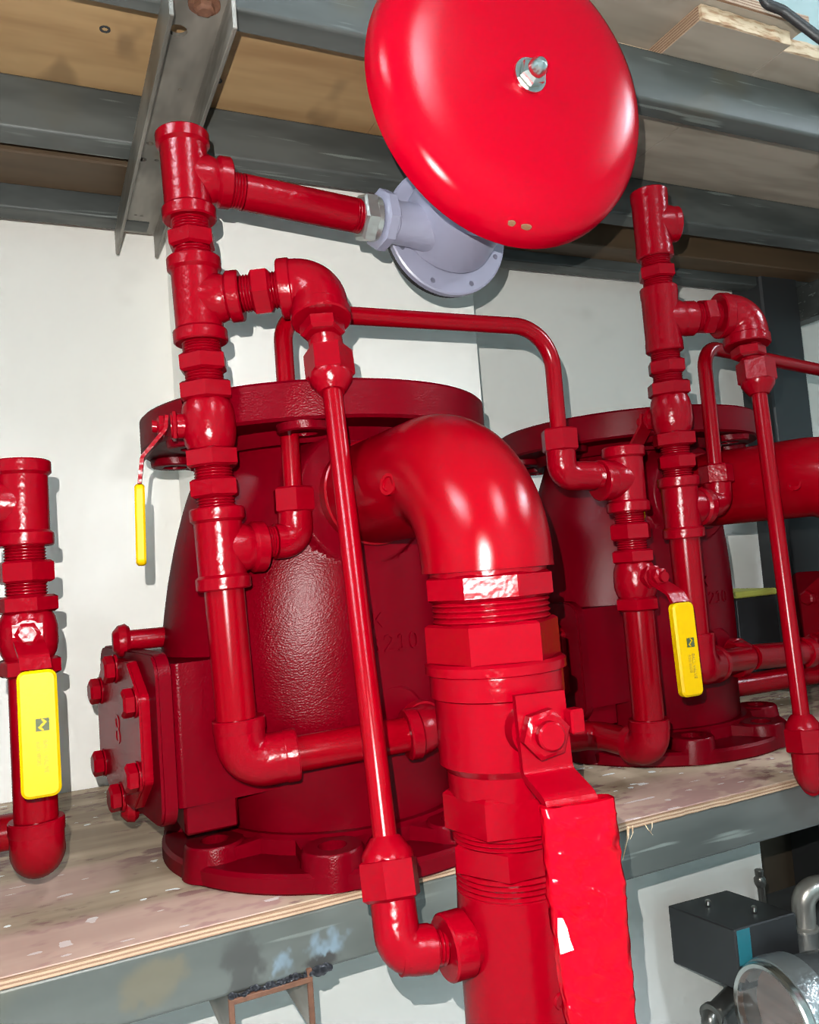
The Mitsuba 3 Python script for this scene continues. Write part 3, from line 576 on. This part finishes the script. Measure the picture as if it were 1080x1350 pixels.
put(Bk+'__housing', cat(sweep([D+V(0, .002, 0), D+V(-.001, -.04, .012), G+V(0.006, .012, -.014), G+V(0, -.02, 0)], [.040, .031, .029, .031, .024, .012], R=.03, n=40),
     rev(V(0.0280, -.098, .4665), (1, 0.12, 0), [(0, .0175), (.002, .0185), (.009, .0185), (.011, .016), (.03, .0165), (.07, .022), (.085, .02)], 40), hexn(V(0.0260, -.098, .4665), V(0.0360, -.097, .4665), .0225, .25, n=8)), 'lilac_paint', smooth=40)
put(Bk+'__locknut', cat(hexn(V(0.0125, -.098, .4665), V(0.0235, -.098, .4665), .0185, .35), rev(V(0.0220, -.098, .4665), (1, 0, 0), [(0, .0165), (.004, .0165)])), 'zinc', smooth=25)

# ------------------------------------------------------------------ small things behind
bxk = thing('black_box', 'small black box with a yellow strip behind the right valve', 'box')
put(bxk+'__case', bx(.655, .735, .20, .27, .0, .128, b=.003), 'machine_black', smooth=False)
put(bxk+'__strip', bx(.654, .736, .198, .272, .128, .137, b=.002), 'strip_yellow', smooth=False)
put('white_panel', bx(-1.05, .537, .085, .097, -.8, -.082, b=.002), 'panel_paint', smooth=False, label='white panel closing off the space below the lower shelf', category='panel')
put('brown_panel', bx(.60, 1.4, .275, .295, -.8, -.06, b=.002), 'wood_brown', smooth=False, label='dark brown wooden panel leaning on the wall below the right shelf', category='panel')

# ------------------------------------------------------------------ machine on the low right
Mk = thing('machine', 'grey metal machine with a round glass window at the lower right below the shelf', 'machine')
Bc = V(.382, -.02, -.169)
e1, e2 = unit(V(-.012, .079, 0)), unit(V(.0745, -.005, 0))       # back, right
def mb(a0, a1, b0, b1, z0, z1, b=.0012): 
    m = bx(0, b1-b0, 0, a1-a0, z0, z1, b=b); m.vertices = Bc + (m.vertices[:, :1]+b0)*e2 + (m.vertices[:, 1:2]+a0)*e1 + m.vertices[:, 2:]*V(0, 0, 1); return m
put(Mk+'__control_box', mb(0, .08, 0, .078, -.058, 0), 'machine_black', smooth=False, label='flat black box')
for (a, b) in ((.058, .030), (.022, .05)): put(Mk+'__screw', cyl(Bc+e1*a+e2*b, Bc+e1*a+e2*b+V(0, 0, .006), .0028, 14, .001), 'chrome')
put(Mk+'__tape', mb(-.0006, .0, .002, .018, -.034, -.001, .0002), 'teal_tape', smooth=False, label='strip of teal tape')
cc = V(.375, -.06, -.236); ca = unit(V(-.985, .10, 0.05))
put(Mk+'__body', rev(cc-ca*.20, ca, [(0, .046), (.004, .049), (.17, .049), (.172, .046)], 64), 'machine_grey', smooth=35)
put(Mk+'__collar', open_rev(cc-ca*.034, ca, [(0, .045), (0, .054), (.020, .054), (.026, .052), (.028, .047), (.02, .044)], 72), 'machine_silver', smooth=30)
put(Mk+'__window_rim', open_rev(cc-ca*.008, ca, [(0, .044), (0, .0505), (.006, .050), (.008, .0485), (.007, .045)], 72), 'chrome', smooth=30)
put(Mk+'__dial', rev(cc-ca*.028, ca, [(0, .044), (.004, .044)], 48), 'dial_reflection')
put(Mk+'__glass', rev(cc-ca*.002, ca, [(0, .045), (.0005, .045)], 48), 'glass', label='round glass pane')
put(Mk+'__elbow_pipe', cat(sweep([V(.552, .05, -.245), V(.556, .05, -.193), V(.60, .035, -.190), V(.65, .02, -.192)], .0125, R=[.019, .03], n=36, seg=10), rev(V(.552, .05, -.236), (0, 0, 1), [(0, .016), (.004, .016), (.006, .013)])), 'alu', smooth=40)
put(Mk+'__deck', bx(.45, .75, -.01, .082, -.36, -.234, b=.006), 'machine_grey', smooth=False)
put(Mk+'__deck', bx(.545, .75, .08, .17, -.36, -.25, b=.004), 'machine_grey', smooth=False)
put(Mk+'__outlet_pipe', cat(sweep([V(.40, .012, -.248), V(.357, -.002, -.2505), V(.354, -.003, -.30)], .0085, R=.008, n=24), rev(V(.364, .0, -.250), unit(V(-.95, -.3, -.05)), [(0, .011), (.006, .0115), (.007, .0095)])), 'iron_pipe', smooth=40)
put(Mk+'__rod', cat(cyl(V(.517, .07, -.26), V(.514, .07, -.171), .0042, 16), rev(V(.514, .07, -.186), (0, 0, 1), [(0, .0045), (.004, .0065), (.009, .0065), (.012, .0045), (.018, .005), (.019, .0045)], 18)), 'iron_pipe')
put(Mk+'__leg', bx(.40, .43, -.0, .03, -.8, -.325, b=.002), 'machine_grey', smooth=False)
put(Mk+'__leg', bx(.70, .73, .15, .18, -.8, -.33, b=.002), 'machine_grey', smooth=False)
